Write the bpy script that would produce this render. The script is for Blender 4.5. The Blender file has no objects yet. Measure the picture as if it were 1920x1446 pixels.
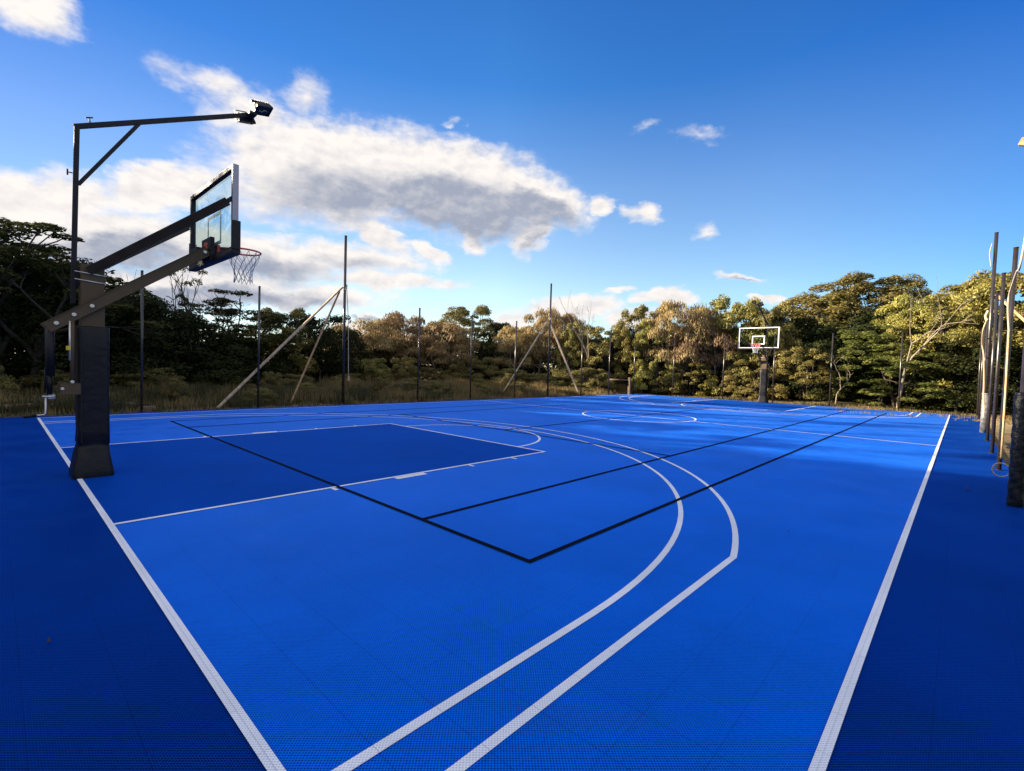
import bpy, math, random
import numpy as np
from mathutils import Vector, Matrix
R = math.radians
C = bpy.context.scene.collection
SC = bpy.context.scene

# ------------------------------------------------------------------ camera
W, L = 14.94, 27.68                     # court width and length
cam_d = bpy.data.cameras.new('camera'); cam = bpy.data.objects.new('camera', cam_d); C.objects.link(cam)
SC.camera = cam
cam_d.sensor_width = 36; cam_d.lens = 36*905.8/1920; cam_d.clip_end = 3000; cam_d.clip_start = .02
pt, yw, rl = -0.0374, 0.7496, 0.0308
fw = Vector((math.cos(yw)*math.cos(pt), math.sin(yw)*math.cos(pt), math.sin(pt)))
rt = Vector((math.sin(yw), -math.cos(yw), 0)); up = rt.cross(fw)
r2 = rt*math.cos(rl)+up*math.sin(rl); u2 = up*math.cos(rl)-rt*math.sin(rl)
M = Matrix((r2, u2, -fw)).transposed().to_4x4(); M.translation = (-0.683, -0.328, 1.478)
cam.matrix_world = M

# ------------------------------------------------------------------ sun and sky
SUN_AZ, SUN_EL = 122.0, 15.5
sd = Vector((math.cos(R(SUN_AZ))*math.cos(R(SUN_EL)), math.sin(R(SUN_AZ))*math.cos(R(SUN_EL)), math.sin(R(SUN_EL))))
sl = bpy.data.lights.new('sun', 'SUN'); sl.energy = 5.0; sl.angle = R(0.5); sl.color = (1, .83, .62)
so = bpy.data.objects.new('sun', sl); C.objects.link(so); so.rotation_euler = sd.to_track_quat('Z', 'Y').to_euler(); so.location = (0, 0, 50)
SC.view_settings.view_transform = 'Standard'; SC.view_settings.look = 'None'; SC.view_settings.gamma = 1
SC.view_settings.exposure = 1.75
SC.render.engine = 'CYCLES'

wd = bpy.data.worlds.new('World'); SC.world = wd; wd.use_nodes = True
nt = wd.node_tree; nt.nodes.clear()
def N(t, **k):
    n = nt.nodes.new(t)
    for a, b in k.items(): setattr(n, a, b)
    return n
def plug(s, v):
    if isinstance(v, (int, float, tuple, list)): s.default_value = v
    else: nt.links.new(v, s)
def mth(op, a, b=0.0, c=0.0, clamp=False):
    n = N('ShaderNodeMath', operation=op, use_clamp=clamp)
    plug(n.inputs[0], a); plug(n.inputs[1], b); plug(n.inputs[2], c); return n.outputs[0]
def vmt(op, a, b=(0, 0, 0)):
    n = N('ShaderNodeVectorMath', operation=op); plug(n.inputs[0], a); plug(n.inputs[1], b); return n.outputs[0]
def comb(x, y, z):
    n = N('ShaderNodeCombineXYZ'); plug(n.inputs[0], x); plug(n.inputs[1], y); plug(n.inputs[2], z); return n.outputs[0]
def ramp(v, a, b, lo=0.0, hi=1.0, smooth=True):
    n = N('ShaderNodeMapRange', interpolation_type='SMOOTHSTEP' if smooth else 'LINEAR')
    plug(n.inputs[0], v)
    for i, q in zip((1, 2, 3, 4), (a, b, lo, hi)): plug(n.inputs[i], q)
    return n.outputs[0]
def noise(v, sc, det=5, rough=.55, dim='3D', out=0):
    n = N('ShaderNodeTexNoise', noise_dimensions=dim); plug(n.inputs['Vector'], v)
    n.inputs['Scale'].default_value = sc; n.inputs['Detail'].default_value = det; n.inputs['Roughness'].default_value = rough
    return n.outputs[out]
def mixc(f, a, b):
    n = N('ShaderNodeMix', data_type='RGBA'); plug(n.inputs[0], f); plug(n.inputs[6], a); plug(n.inputs[7], b); return n.outputs[2]
tc = N('ShaderNodeTexCoord')
sep = N('ShaderNodeSeparateXYZ'); nt.links.new(tc.outputs['Generated'], sep.inputs[0])
az = mth('MULTIPLY', mth('ARCTAN2', sep.outputs[1], sep.outputs[0]), 180/math.pi)
el = mth('MULTIPLY', mth('ARCSINE', sep.outputs[2]), 180/math.pi)
P = comb(az, el, 0)
Pn = comb(mth('MULTIPLY', az, .1), mth('MULTIPLY', el, .155), 0)
w1 = vmt('SUBTRACT', noise(Pn, 1.3, 4, .6, out=1), (.5, .5, .5))
w2 = vmt('SUBTRACT', noise(Pn, 5.0, 5, .65, out=1), (.5, .5, .5))
def scl(v, s):
    n = N('ShaderNodeVectorMath', operation='MULTIPLY'); plug(n.inputs[0], v); n.inputs[1].default_value = s; return n.outputs[0]
PD = vmt('ADD', vmt('ADD', P, scl(w1, (6, 3.4, 0))), scl(w2, (2.4, 1.5, 0)))
# clouds: azimuth, elevation, half width, half height, tilt (degrees), weight, greyness
BL = [(62.8,19.9,13.2,5.4,-6,1.1,.6), (50.5,19.6,13.4,5.0,7,1.15,1.1), (41.0,19.0,7.2,2.6,17,0.95,.9), (71.1,23.5,5.5,2.6,7,0.62,0), (74.9,25.2,5.3,1.6,-3,0.42,0), (66.7,26.0,3.0,2.2,-12,0.34,0),
(87.7,12.6,6.5,2.6,-13,1.0,.1), (79.1,15.4,5.2,2.2,-17,1.0,0), (83.0,10.2,8.3,2.8,-10,0.95,1.0), (72.5,10.6,12.2,2.8,-2,0.9,.6), (62.1,11.6,10.1,1.9,0,0.75,.35), (58.1,14.0,3.6,1.6,35,0.8,0), (57.7,9.3,10.3,0.9,-2,0.75,.2), (77.8,6.6,13.7,2.3,-6,0.9,1.0), (66.8,6.9,11.9,1.5,-4,0.75,.4),
(88.2,26.6,4.2,2.6,6,0.8,0), (48.2,15.2,2.3,1.9,46,0.8,0), (40.4,15.5,3.7,1.5,-44,0.8,.4), (33.1,18.3,2.3,1.0,1,0.7,.1), (28.7,17.1,2.2,1.1,2,0.7,0), (21.6,15.2,1.7,1.1,4,0.42,0), (23.5,24.5,3.2,0.8,10,0.30,0), (18.1,10.3,2.6,0.45,8,0.6,.5), (53.9,13.0,2.9,1.0,15,0.8,0), (59.7,5.4,3.2,0.6,0,0.6,.9),
(36.6,6.9,6.0,2.0,-6,1.1,.1), (25.6,8.2,3.8,1.1,1,0.95,.1), (16.2,8.0,1.8,0.6,2,0.8,0), (31.5,9.4,2.4,0.35,0,0.6,.2), (43.2,5.3,2.5,1.6,-2,0.95,.1), (29.6,5.7,3.6,1.3,0,0.8,.1), (60.2,3.8,5.2,1.2,-3,0.6,.2), (28.7,25.8,2.6,0.6,-13,0.22,0), (50.7,26.1,1.9,0.3,0,0.4,0),
(115,12,22,5,0,1.0,.4), (118,26,18,5,8,.9,.2), (150,18,16,4,0,.9,.4), (-150,22,22,5,0,.9,.4), (-90,14,20,4,0,.9,.4)]
dens = None; gsum = None
for a0, e0, ra, rb, tl, w, g in BL:
    mp = N('ShaderNodeMapping', vector_type='TEXTURE'); plug(mp.inputs[0], PD)
    mp.inputs['Location'].default_value = (a0, e0, 0); mp.inputs['Rotation'].default_value = (0, 0, R(tl)); mp.inputs['Scale'].default_value = (ra*1.25, rb*1.25, 1)
    ln = N('ShaderNodeVectorMath', operation='LENGTH'); nt.links.new(mp.outputs[0], ln.inputs[0])
    d = mth('MULTIPLY', mth('SUBTRACT', 1.0, ln.outputs['Value'], clamp=True), w*1.6)
    dens = d if dens is None else mth('MAXIMUM', dens, d)
    if g > .25:
        # grey undersides: lower-right part of the thick clouds
        mp2 = N('ShaderNodeMapping', vector_type='TEXTURE'); plug(mp2.inputs[0], PD)
        mp2.inputs['Location'].default_value = (a0-ra*.05, e0-rb*.42, 0); mp2.inputs['Rotation'].default_value = (0, 0, R(tl)); mp2.inputs['Scale'].default_value = (ra*1.0, rb*.78, 1)
        l2 = N('ShaderNodeVectorMath', operation='LENGTH'); nt.links.new(mp2.outputs[0], l2.inputs[0])
        d2 = mth('MULTIPLY', mth('SUBTRACT', 1.0, l2.outputs['Value'], clamp=True), g*1.9)
        gsum = d2 if gsum is None else mth('MAXIMUM', gsum, d2)
fine = noise(vmt('ADD', Pn, scl(w1, (.25, .15, 0))), 2.8, 8, .56)
fine2 = noise(vmt('ADD', vmt('ADD', Pn, (.05, .09, 0)), scl(w1, (.25, .15, 0))), 2.8, 8, .56)
hi = noise(comb(mth('MULTIPLY', az, .16), mth('MULTIPLY', el, .42), 1.7), 3.6, 6, .62)
tex = mth('ADD', mth('MULTIPLY', mth('SUBTRACT', fine, .5), 1.0), mth('MULTIPLY', mth('SUBTRACT', hi, .5), .42))
dd = mth('ADD', dens, tex)
far_az = mth('MULTIPLY', ramp(mth('ABSOLUTE', mth('SUBTRACT', az, 43)), 60, 85), ramp(el, 3, 14))
rest = mth('MULTIPLY', mth('MAXIMUM', ramp(el, 42, 58), far_az), .5)  # unseen cloud overhead and behind, added to fill the ground with light
dens = mth('MAXIMUM', dens, rest)
dd = mth('MAXIMUM', dd, mth('ADD', rest, tex))
cover = mth('MULTIPLY', ramp(dd, .0, .80), ramp(dens, .0, .28))
lit = mth('ADD', mth('MULTIPLY', mth('SUBTRACT', fine, fine2), 1.15), mth('MULTIPLY', mth('SUBTRACT', hi, .5), .25))
big = ramp(mth('ADD', gsum, mth('MULTIPLY', mth('SUBTRACT', noise(Pn, 2.2, 4, .5), .5), .45)), .0, .95)
sh = mth('ADD', mth('SUBTRACT', .92, mth('MULTIPLY', big, .85)), lit, clamp=True)
SKY_S = 0.0593
K = .514/SKY_S
cl_w = (.90*K*.66, .85*K*.66, .81*K*.66, 1); cl_g = (.33*K*.66, .365*K*.66, .46*K*.66, 1)
cloudc = mixc(sh, cl_g, cl_w)
sky = N('ShaderNodeTexSky', sky_type='NISHITA'); sky.sun_disc = False; sky.sun_elevation = R(SUN_EL); sky.sun_rotation = R(90-SUN_AZ)
sky.air_density = 1.0; sky.dust_density = .0; sky.ozone_density = 2.2
def cramp(v, stops):
    n = N('ShaderNodeValToRGB'); plug(n.inputs[0], v); e = n.color_ramp.elements
    while len(e) < len(stops): e.new(.5)
    for q, (p, col) in zip(e, stops): q.position = p; q.color = (*col, 1)
    return n.outputs[0]
tint_el = cramp(mth('DIVIDE', el, 90), [(0.0, (.62, .60, .62)), (.10, (.72, .68, .65)), (.22, (.53, .59, .69)), (.33, (.17, .43, .70)), (.45, (.12, .36, .66))])
tint_az = cramp(mth('DIVIDE', mth('ADD', az, 180), 360), [((180-10)/360, (.22, .50, .78)), ((180+15)/360, (.70, .83, .95)), ((180+45)/360, (1, 1, 1)), ((180+90)/360, (.55, .58, .68)), ((180+140)/360, (.62, .6, .66)), (1.0, (1, 1, 1))])
def mulc(a, b): return vmt('MULTIPLY', a, b)
skyc = scl(mulc(mulc(sky.outputs[0], tint_el), tint_az), (2.0, 2.0, 2.0))
fin = mixc(cover, skyc, cloudc)
bg = N('ShaderNodeBackground'); plug(bg.inputs[0], fin); bg.inputs[1].default_value = SKY_S
wo = N('ShaderNodeOutputWorld'); nt.links.new(bg.outputs[0], wo.inputs[0])
wd.cycles.sampling_method = 'MANUAL'; wd.cycles.sample_map_resolution = 1024

# ------------------------------------------------------------------ helpers
def tag(o, label=None, cat=None, group=None, kind=None):
    if label: o['label'] = label
    if cat: o['category'] = cat
    if group: o['group'] = group
    if kind: o['kind'] = kind
    return o
def empty(name, loc=(0, 0, 0), rz=0):
    o = bpy.data.objects.new(name, None); C.objects.link(o); o.location = loc; o.rotation_euler = (0, 0, rz); o.empty_display_size = .2
    return o
def mesh_np(name, V, F, mat, parent=None, smooth=False):
    me = bpy.data.meshes.new(name)
    V = np.asarray(V, dtype=np.float32); F = np.asarray(F, dtype=np.int32); k = F.shape[1]
    me.vertices.add(len(V)); me.vertices.foreach_set('co', V.ravel())
    me.loops.add(F.size); me.loops.foreach_set('vertex_index', F.ravel())
    me.polygons.add(len(F)); me.polygons.foreach_set('loop_start', np.arange(0, F.size, k, dtype=np.int32))
    try: me.polygons.foreach_set('loop_total', np.full(len(F), k, dtype=np.int32))
    except Exception: pass
    me.update(calc_edges=True)
    if smooth: me.polygons.foreach_set('use_smooth', np.ones(len(F), dtype=bool))
    me.materials.append(mat)
    o = bpy.data.objects.new(name, me); C.objects.link(o)
    if parent: o.parent = parent
    return o
class MB:
    def __init__(s): s.v = []; s.f = []; s.sm = []
    def _add(s, vs, fs, sm=False):
        b = len(s.v); s.v += [tuple(v) for v in vs]; s.f += [tuple(i+b for i in f) for f in fs]; s.sm += [sm]*len(fs); return s
    def frame8(s, vs):
        return s._add(vs, [(0, 3, 2, 1), (4, 5, 6, 7), (0, 1, 5, 4), (1, 2, 6, 5), (2, 3, 7, 6), (3, 0, 4, 7)])
    def box(s, x0, x1, y0, y1, z0, z1):
        return s.frame8([(x0, y0, z0), (x1, y0, z0), (x1, y1, z0), (x0, y1, z0), (x0, y0, z1), (x1, y0, z1), (x1, y1, z1), (x0, y1, z1)])
    def beam(s, a, b, w, h, side=None):
        a, b = Vector(a), Vector(b); d = (b-a).normalized()
        sv = Vector(side) if side else d.cross(Vector((0, 0, 1)))
        if sv.length < 1e-4: sv = Vector((0, 1, 0))
        sv = (sv - d*sv.dot(d)).normalized(); uv = sv.cross(d).normalized()
        q = []
        for p in (a, b):
            for i, j in ((-1, -1), (1, -1), (1, 1), (-1, 1)): q.append(p+sv*(w/2*i)+uv*(h/2*j))
        return s.frame8(q)
    def tube(s, pts, r, n=10, cap=True, closed=False):
        pts = [Vector(p) for p in pts]; m = len(pts)
        rs = r if isinstance(r, (list, tuple)) else [r]*m
        vs = []; prev = None
        for i, p in enumerate(pts):
            if closed: d = pts[(i+1) % m]-pts[i-1]
            else: d = pts[min(i+1, m-1)]-pts[max(i-1, 0)]
            d.normalize()
            if prev is None:
                a = d.cross(Vector((0, 0, 1)))
                if a.length < 1e-3: a = Vector((1, 0, 0))
            else: a = prev
            a = (a-d*a.dot(d)).normalized(); prev = a; b = d.cross(a)
            for k in range(n):
                t = 2*math.pi*k/n; vs.append(p+(a*math.cos(t)+b*math.sin(t))*rs[i])
        fs = []
        for i in range(m if closed else m-1):
            for k in range(n):
                k2 = (k+1) % n; i2 = (i+1) % m
                fs.append((i*n+k, i*n+k2, i2*n+k2, i2*n+k))
        s._add(vs, fs, True)
        if cap and not closed:
            b = len(s.v)-len(vs)
            s.f.append(tuple(b+k for k in reversed(range(n)))); s.sm.append(False)
            s.f.append(tuple(b+(m-1)*n+k for k in range(n))); s.sm.append(False)
        return s
    def build(s, name, mat, parent=None, bevel=0):
        me = bpy.data.meshes.new(name); me.from_pydata(s.v, [], s.f); me.materials.append(mat)
        me.polygons.foreach_set('use_smooth', s.sm); me.update()
        o = bpy.data.objects.new(name, me); C.objects.link(o)
        if parent: o.parent = parent
        if bevel:
            md = o.modifiers.new('bevel', 'BEVEL'); md.width = bevel; md.segments = 2; md.limit_method = 'ANGLE'
        return o
def copy_tree(o, parent=None):
    c = o.copy(); C.objects.link(c)
    if parent: c.parent = parent
    for ch in list(o.children): copy_tree(ch, c)
    return c

# ------------------------------------------------------------------ materials
def mat(name, col, rough=.5, metal=0, spec=.5, var=0, vscale=8, bump=0, bscale=60):
    global nt
    m = bpy.data.materials.new(name); m.use_nodes = True; nt = m.node_tree
    b = nt.nodes['Principled BSDF']; b.inputs['Roughness'].default_value = rough; b.inputs['Metallic'].default_value = metal
    b.inputs['Specular IOR Level'].default_value = spec
    col = (*col, 1)
    t = N('ShaderNodeTexCoord')
    if var:
        f = noise(t.outputs['Object'], vscale, 6, .6)
        plug(b.inputs['Base Color'], mixc(ramp(f, .3, .7), tuple(c*(1-var) for c in col[:3])+(1,), tuple(min(1, c*(1+var)) for c in col[:3])+(1,)))
        plug(b.inputs['Roughness'], ramp(f, .3, .7, rough*.8, min(1, rough*1.2)))
    else: b.inputs['Base Color'].default_value = col
    if bump:
        bp = N('ShaderNodeBump'); bp.inputs['Strength'].default_value = bump; bp.inputs['Distance'].default_value = .02
        plug(bp.inputs['Height'], noise(t.outputs['Object'], bscale, 5, .6)); nt.links.new(bp.outputs[0], b.inputs['Normal'])
    return m

def tile_mat(name, col, hole, rough=.4, spec=.5, hs=1.0, gloss=None, gk=.2):
    """interlocking sport tiles: 0.3 m squares, perforated lattice surface"""
    global nt
    m = bpy.data.materials.new(name); m.use_nodes = True; nt = m.node_tree
    b = nt.nodes['Principled BSDF']; b.inputs['Specular IOR Level'].default_value = spec
    g = N('ShaderNodeNewGeometry'); sp = N('ShaderNodeSeparateXYZ'); nt.links.new(g.outputs['Position'], sp.inputs[0])
    x, y = sp.outputs[0], sp.outputs[1]
    k = 2*math.pi/.0165
    s1 = mth('SINE', mth('MULTIPLY', x, k)); s2 = mth('SINE', mth('MULTIPLY', y, k)); s3 = mth('SINE', mth('MULTIPLY', mth('ADD', x, y), k))
    f = mth('ADD', mth('MULTIPLY', s1, s2), mth('MULTIPLY', s3, .45))
    holes = ramp(mth('ADD', f, mth('MULTIPLY', mth('SUBTRACT', noise(g.outputs['Position'], 60, 2, .5), .5), .9)), .16, .48)
    def seam(c, wd):
        u = mth('ABSOLUTE', mth('SUBTRACT', mth('FRACT', mth('DIVIDE', c, .3048)), .5))
        return ramp(u, .5-wd/.3048, .5-wd*.35/.3048)
    sm = mth('MAXIMUM', seam(x, .0024), mth('MULTIPLY', seam(y, .0024), .8))
    # each tile a hair different, plus broad scuffs
    fx = mth('FLOOR', mth('DIVIDE', x, .3048)); fy = mth('FLOOR', mth('DIVIDE', y, .3048))
    wn = N('ShaderNodeTexWhiteNoise', noise_dimensions='2D'); plug(wn.inputs[0], comb(fx, fy, 0))
    br = mth('ADD', .98, mth('MULTIPLY', wn.outputs[0], .03))
    sc = noise(g.outputs['Position'], .55, 6, .6)
    br = mth('MULTIPLY', br, ramp(sc, .3, .7, .88, 1.09))
    lwh = N('ShaderNodeLayerWeight'); lwh.inputs[0].default_value = .5
    deep = ramp(mth('SUBTRACT', 1.0, lwh.outputs['Facing']), .06, .62, .15, 1.1, False)   # the perforations close up as the view gets flatter
    cb = mixc(mth('MULTIPLY', mth('MULTIPLY', holes, hs), deep), (*col, 1), (*hole, 1))
    cb = mixc(mth('MULTIPLY', sm, mth('MULTIPLY', deep, .32)), cb, (hole[0]*.4, hole[1]*.4, hole[2]*.4, 1))
    mul = N('ShaderNodeVectorMath', operation='SCALE'); plug(mul.inputs[0], cb); plug(mul.inputs['Scale'], br)
    plug(b.inputs['Base Color'], mul.outputs[0])
    st = noise(g.outputs['Position'], 1.7, 5, .65)
    plug(b.inputs['Roughness'], ramp(st, .3, .72, rough-.07, rough+.1))
    h = mth('SUBTRACT', mth('MULTIPLY', holes, -.6), mth('MULTIPLY', sm, 1.2))
    h = mth('ADD', h, mth('MULTIPLY', wn.outputs[0], .05))
    bp = N('ShaderNodeBump'); bp.inputs['Strength'].default_value = .25; bp.inputs['Distance'].default_value = .002
    plug(bp.inputs['Height'], h); nt.links.new(bp.outputs[0], b.inputs['Normal'])
    if gloss:
        df = N('ShaderNodeBsdfDiffuse'); plug(df.inputs[0], mul.outputs[0]); nt.links.new(bp.outputs[0], df.inputs['Normal'])
        gl = N('ShaderNodeBsdfGlossy'); gl.inputs[0].default_value = (*gloss, 1); plug(gl.inputs['Roughness'], ramp(st, .3, .72, rough-.07, rough+.1)); nt.links.new(bp.outputs[0], gl.inputs['Normal'])
        lw = N('ShaderNodeLayerWeight'); lw.inputs[0].default_value = .5
        fc = mth('ADD', .012, mth('MULTIPLY', mth('POWER', lw.outputs['Facing'], 4.0), gk))
        mx = N('ShaderNodeMixShader'); plug(mx.inputs[0], fc); nt.links.new(df.outputs[0], mx.inputs[1]); nt.links.new(gl.outputs[0], mx.inputs[2])
        nt.links.new(mx.outputs[0], nt.nodes['Material Output'].inputs[0])
    return m

def leaf_mat(name, c1, c2, transl=.3, rough=.6, spec=.25, tvar=.18):
    global nt
    m = bpy.data.materials.new(name); m.use_nodes = True; nt = m.node_tree
    b = nt.nodes['Principled BSDF']; b.inputs['Roughness'].default_value = rough; b.inputs['Specular IOR Level'].default_value = spec
    g = N('ShaderNodeNewGeometry'); oi = N('ShaderNodeObjectInfo')
    t = N('ShaderNodeTexCoord')
    cl = noise(t.outputs['Object'], 1.1, 3, .6)
    f = mth('ADD', mth('MULTIPLY', g.outputs['Random Per Island'], .45), mth('MULTIPLY', ramp(cl, .3, .7), .55))
    c = mixc(f, (*c1, 1), (*c2, 1))
    h = N('ShaderNodeHueSaturation'); plug(h.inputs['Color'], c)
    plug(h.inputs['Value'], mth('ADD', 1-tvar, mth('MULTIPLY', oi.outputs['Random'], 2*tvar)))
    plug(h.inputs['Hue'], mth('ADD', .485, mth('MULTIPLY', oi.outputs['Random'], .03)))
    plug(b.inputs['Base Color'], h.outputs[0])
    tr = N('ShaderNodeBsdfTranslucent'); plug(tr.inputs[0], h.outputs[0])
    mx = N('ShaderNodeMixShader'); mx.inputs[0].default_value = transl
    nt.links.new(b.outputs[0], mx.inputs[1]); nt.links.new(tr.outputs[0], mx.inputs[2])
    nt.links.new(mx.outputs[0], nt.nodes['Material Output'].inputs[0])
    return m
def bark_mat(name, c1, c2):
    global nt
    m = bpy.data.materials.new(name); m.use_nodes = True; nt = m.node_tree
    b = nt.nodes['Principled BSDF']; b.inputs['Roughness'].default_value = .9
    t = N('ShaderNodeTexCoord'); mp = N('ShaderNodeMapping'); mp.inputs['Scale'].default_value = (6, 6, 1.4); nt.links.new(t.outputs['Object'], mp.inputs[0])
    plug(b.inputs['Base Color'], mixc(ramp(noise(mp.outputs[0], 3, 6, .65), .35, .65), (*c1, 1), (*c2, 1)))
    return m
BLUE = tile_mat('court_blue', (.002, .152, .84), (.0002, .018, .14), .40, .13, .85, (.22, .46, 1.0), .48)
NAVY = tile_mat('border_navy', (.001, .038, .29), (.0002, .003, .03), .40, .10, 1.0, (.08, .30, .90), .30)
KEYB = tile_mat('key_navy', (.001, .062, .42), (.0002, .012, .09), .40, .12, .75, (.10, .32, .95), .28)
WHITE = tile_mat('line_white', (.90, .94, .99), (.05, .08, .20), .45, .3, .30)
BLACK = tile_mat('line_black', (.008, .010, .018), (.003, .004, .008), .5, .4, .6, (.10, .16, .30), .12)
BRONZE = mat('bronze_powder_coat', (.10, .071, .040), .55, 0, .25, .12, 5, .05, 300)
ARMD = mat('arm_dark_bronze', (.030, .023, .018), .5, 0, .3, .15, 6)
DARK = mat('dark_powder_coat', (.014, .013, .018), .5, 0, .25, .15, 6)
PAD = mat('black_vinyl', (.0055, .0055, .008), .45, 0, .3, .25, 3, .7, 6)
STEEL = mat('galvanised_steel', (.55, .55, .54), .38, .9, .5, .18, 14)
SLEEVE = mat('dull_steel', (.30, .29, .27), .5, .6, .5, .3, 10)
SILV = mat('frame_aluminium', (.34, .33, .37), .45, .3, .5, .08, 6)
BOLT = mat('bolt_zinc', (.75, .7, .58), .35, .5)
POLE = mat('black_pole_paint', (.026, .021, .018), .28, 0, .7, .25, 4)
WOODG = mat('weathered_timber', (.44, .34, .23), .85, 0, .2, .35, 9, .3, 40)
WOODO = mat('pale_brown_timber', (.46, .29, .15), .8, 0, .2, .3, 9, .3, 40)
WOODSUN = mat('painted_sun_timber', (.58, .46, .32), .8, 0, .2, .22, 9, .3, 40)  # brace timber made lighter: the sunlight on it is put into the colour
ORANGE = mat('rim_orange', (.72, .075, .025), .45)
NET = mat('net_cord', (.55, .56, .6), .8)
ROPE = mat('rope_tan', (.55, .42, .22), .8, 0, .2, .2, 40)
ROPEW = mat('rope_white', (.44, .38, .28), .7)
YEL = mat('yellow_sticker', (.7, .55, .03), .5)
PAINTW = mat('board_white_paint', (.8, .8, .82), .4)
WRAP = mat('black_plastic_wrap', (.008, .010, .014), .38, 0, .35, .3, 20, .5, 26)
WRAPG = mat('green_plastic_wrap', (.06, .085, .075), .3, 0, .5, .6, 25, .6, 28)
SOILBAG = mat('weed_mat', (.012, .013, .014), .75, 0, .3, .4, 3, .6, 6)
LAMPG = mat('lamp_lens', (.02, .022, .028), .35, 0, .4)
LEDY = mat('lamp_reflector', (.6, .5, .22), .25, .6)
LOG = mat('cut_log', (.14, .10, .065), .9, 0, .2, .4, 6, .5, 12)
def glass_mat():
    global nt
    m = bpy.data.materials.new('board_glass'); m.use_nodes = True; nt = m.node_tree; nt.nodes.clear()
    tr = N('ShaderNodeBsdfTransparent'); tr.inputs[0].default_value = (.86, .94, .925, 1)
    gl = N('ShaderNodeBsdfGlossy'); gl.inputs[0].default_value = (.9, .97, .97, 1); gl.inputs['Roughness'].default_value = .02
    fr0 = N('ShaderNodeFresnel'); fr0.inputs[0].default_value = 1.5; gg = N('ShaderNodeNewGeometry')
    class _F: pass
    fr = _F(); fr.outputs = [mth('MULTIPLY', fr0.outputs[0], mth('SUBTRACT', 1.0, gg.outputs['Backfacing']))]
    mx = N('ShaderNodeMixShader'); plug(mx.inputs[0], fr.outputs[0]); nt.links.new(tr.outputs[0], mx.inputs[1]); nt.links.new(gl.outputs[0], mx.inputs[2])
    o = N('ShaderNodeOutputMaterial'); nt.links.new(mx.outputs[0], o.inputs[0]); return m
GLASS = glass_mat()

# ------------------------------------------------------------------ ground and court
def ground_mat():
    global nt
    m = bpy.data.materials.new('sandy_grass_ground'); m.use_nodes = True; nt = m.node_tree
    b = nt.nodes['Principled BSDF']; b.inputs['Roughness'].default_value = .95; b.inputs['Specular IOR Level'].default_value = .1
    g = N('ShaderNodeNewGeometry')
    n1 = noise(g.outputs['Position'], .5, 6, .6); n2 = noise(g.outputs['Position'], 5, 6, .7)
    sx = N('ShaderNodeSeparateXYZ'); nt.links.new(g.outputs['Position'], sx.inputs[0])
    sand = mth('MULTIPLY', ramp(sx.outputs[0], 17, 25), ramp(sx.outputs[1], 9, 4))
    c = mixc(ramp(n1, .4, .62), (.19, .135, .07, 1), (.075, .075, .032, 1))
    c = mixc(mth('MULTIPLY', sand, .85), c, (.42, .33, .18, 1))  # pale sand, its colour also brightened to stand in for sunlight
    c = mixc(ramp(n2, .35, .7, 0, .6), c, (.26, .19, .11, 1))
    plug(b.inputs['Base Color'], c)
    bp = N('ShaderNodeBump'); bp.inputs['Strength'].default_value = .6; bp.inputs['Distance'].default_value = .08; plug(bp.inputs['Height'], n2); nt.links.new(bp.outputs[0], b.inputs['Normal'])
    return m
gm = ground_mat()
# one sheet, finer near the court with gentle unevenness, running out to the horizon
xs = np.concatenate([[-1500, -400, -120, -60], np.arange(-40, 70, 1.0), [90, 160, 500, 1500]])
X, Y = np.meshgrid(xs, xs, indexing='ij')
def hgt(X, Y):
    d = np.maximum(np.maximum(-3-X, X-28.2), np.maximum(-1-Y, Y-15.5))
    f = np.clip(d/3, 0, 1)
    return -.035 + f*(.10*np.sin(X*.9+1.3)*np.cos(Y*.7)+.08*np.sin(X*.37+Y*.53)) + np.clip((X-33)/14, 0, 1)*1.2*np.clip((16-Y)/10, 0, 1)
Z = hgt(X, Y); nx = len(xs)
idx = np.arange(nx*nx).reshape(nx, nx)
F = np.stack([idx[:-1, :-1], idx[1:, :-1], idx[1:, 1:], idx[:-1, 1:]], -1).reshape(-1, 4)
gr = mesh_np('ground', np.stack([X, Y, Z], -1).reshape(-1, 3), F, gm, smooth=True); tag(gr, kind='structure')

c = W/2; KW = 2.45; KL = 5.96
x0b, x1b, y0b, y1b = -3.2, 28.2, -0.98, 15.42
def rect(mb, x0, x1, y0, y1, z):
    mb._add([(x0, y0, z), (x1, y0, z), (x1, y1, z), (x0, y1, z)], [(0, 1, 2, 3)])
b = MB(); b.box(x0b, x1b, y0b, y1b, -.05, 0.0); tag(b.build('court_border', NAVY), kind='structure')
b = MB(); rect(b, 0, L, 0, W, .002); tag(b.build('court_surface', BLUE), kind='structure')
for nm, x0, x1 in (('near', 0, KL), ('far', L-KL, L)):
    b = MB(); rect(b, x0, x1, c-KW, c+KW, .004); tag(b.build('key_surface', KEYB), kind='structure')
LW = .05
def strip(mb, pts, w, z, closed=False):
    pts = [Vector((p[0], p[1], 0)) for p in pts]; m = len(pts); vs = []
    for i, p in enumerate(pts):
        if closed: a, q = pts[i-1], pts[(i+1) % m]
        else: a, q = pts[max(i-1, 0)], pts[min(i+1, m-1)]
        d1 = (p-a).normalized() if (p-a).length > 1e-6 else (q-p).normalized()
        d2 = (q-p).normalized() if (q-p).length > 1e-6 else d1
        t = (d1+d2).normalized(); n = Vector((-t.y, t.x, 0)); k = w/2/max(.4, n.dot(Vector((-d1.y, d1.x, 0))))
        vs += [(p.x-n.x*k, p.y-n.y*k, z), (p.x+n.x*k, p.y+n.y*k, z)]
    fs = [(2*i, 2*((i+1) % m), 2*((i+1) % m)+1, 2*i+1) for i in range(m if closed else m-1)]
    mb._add(vs, fs)
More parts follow.
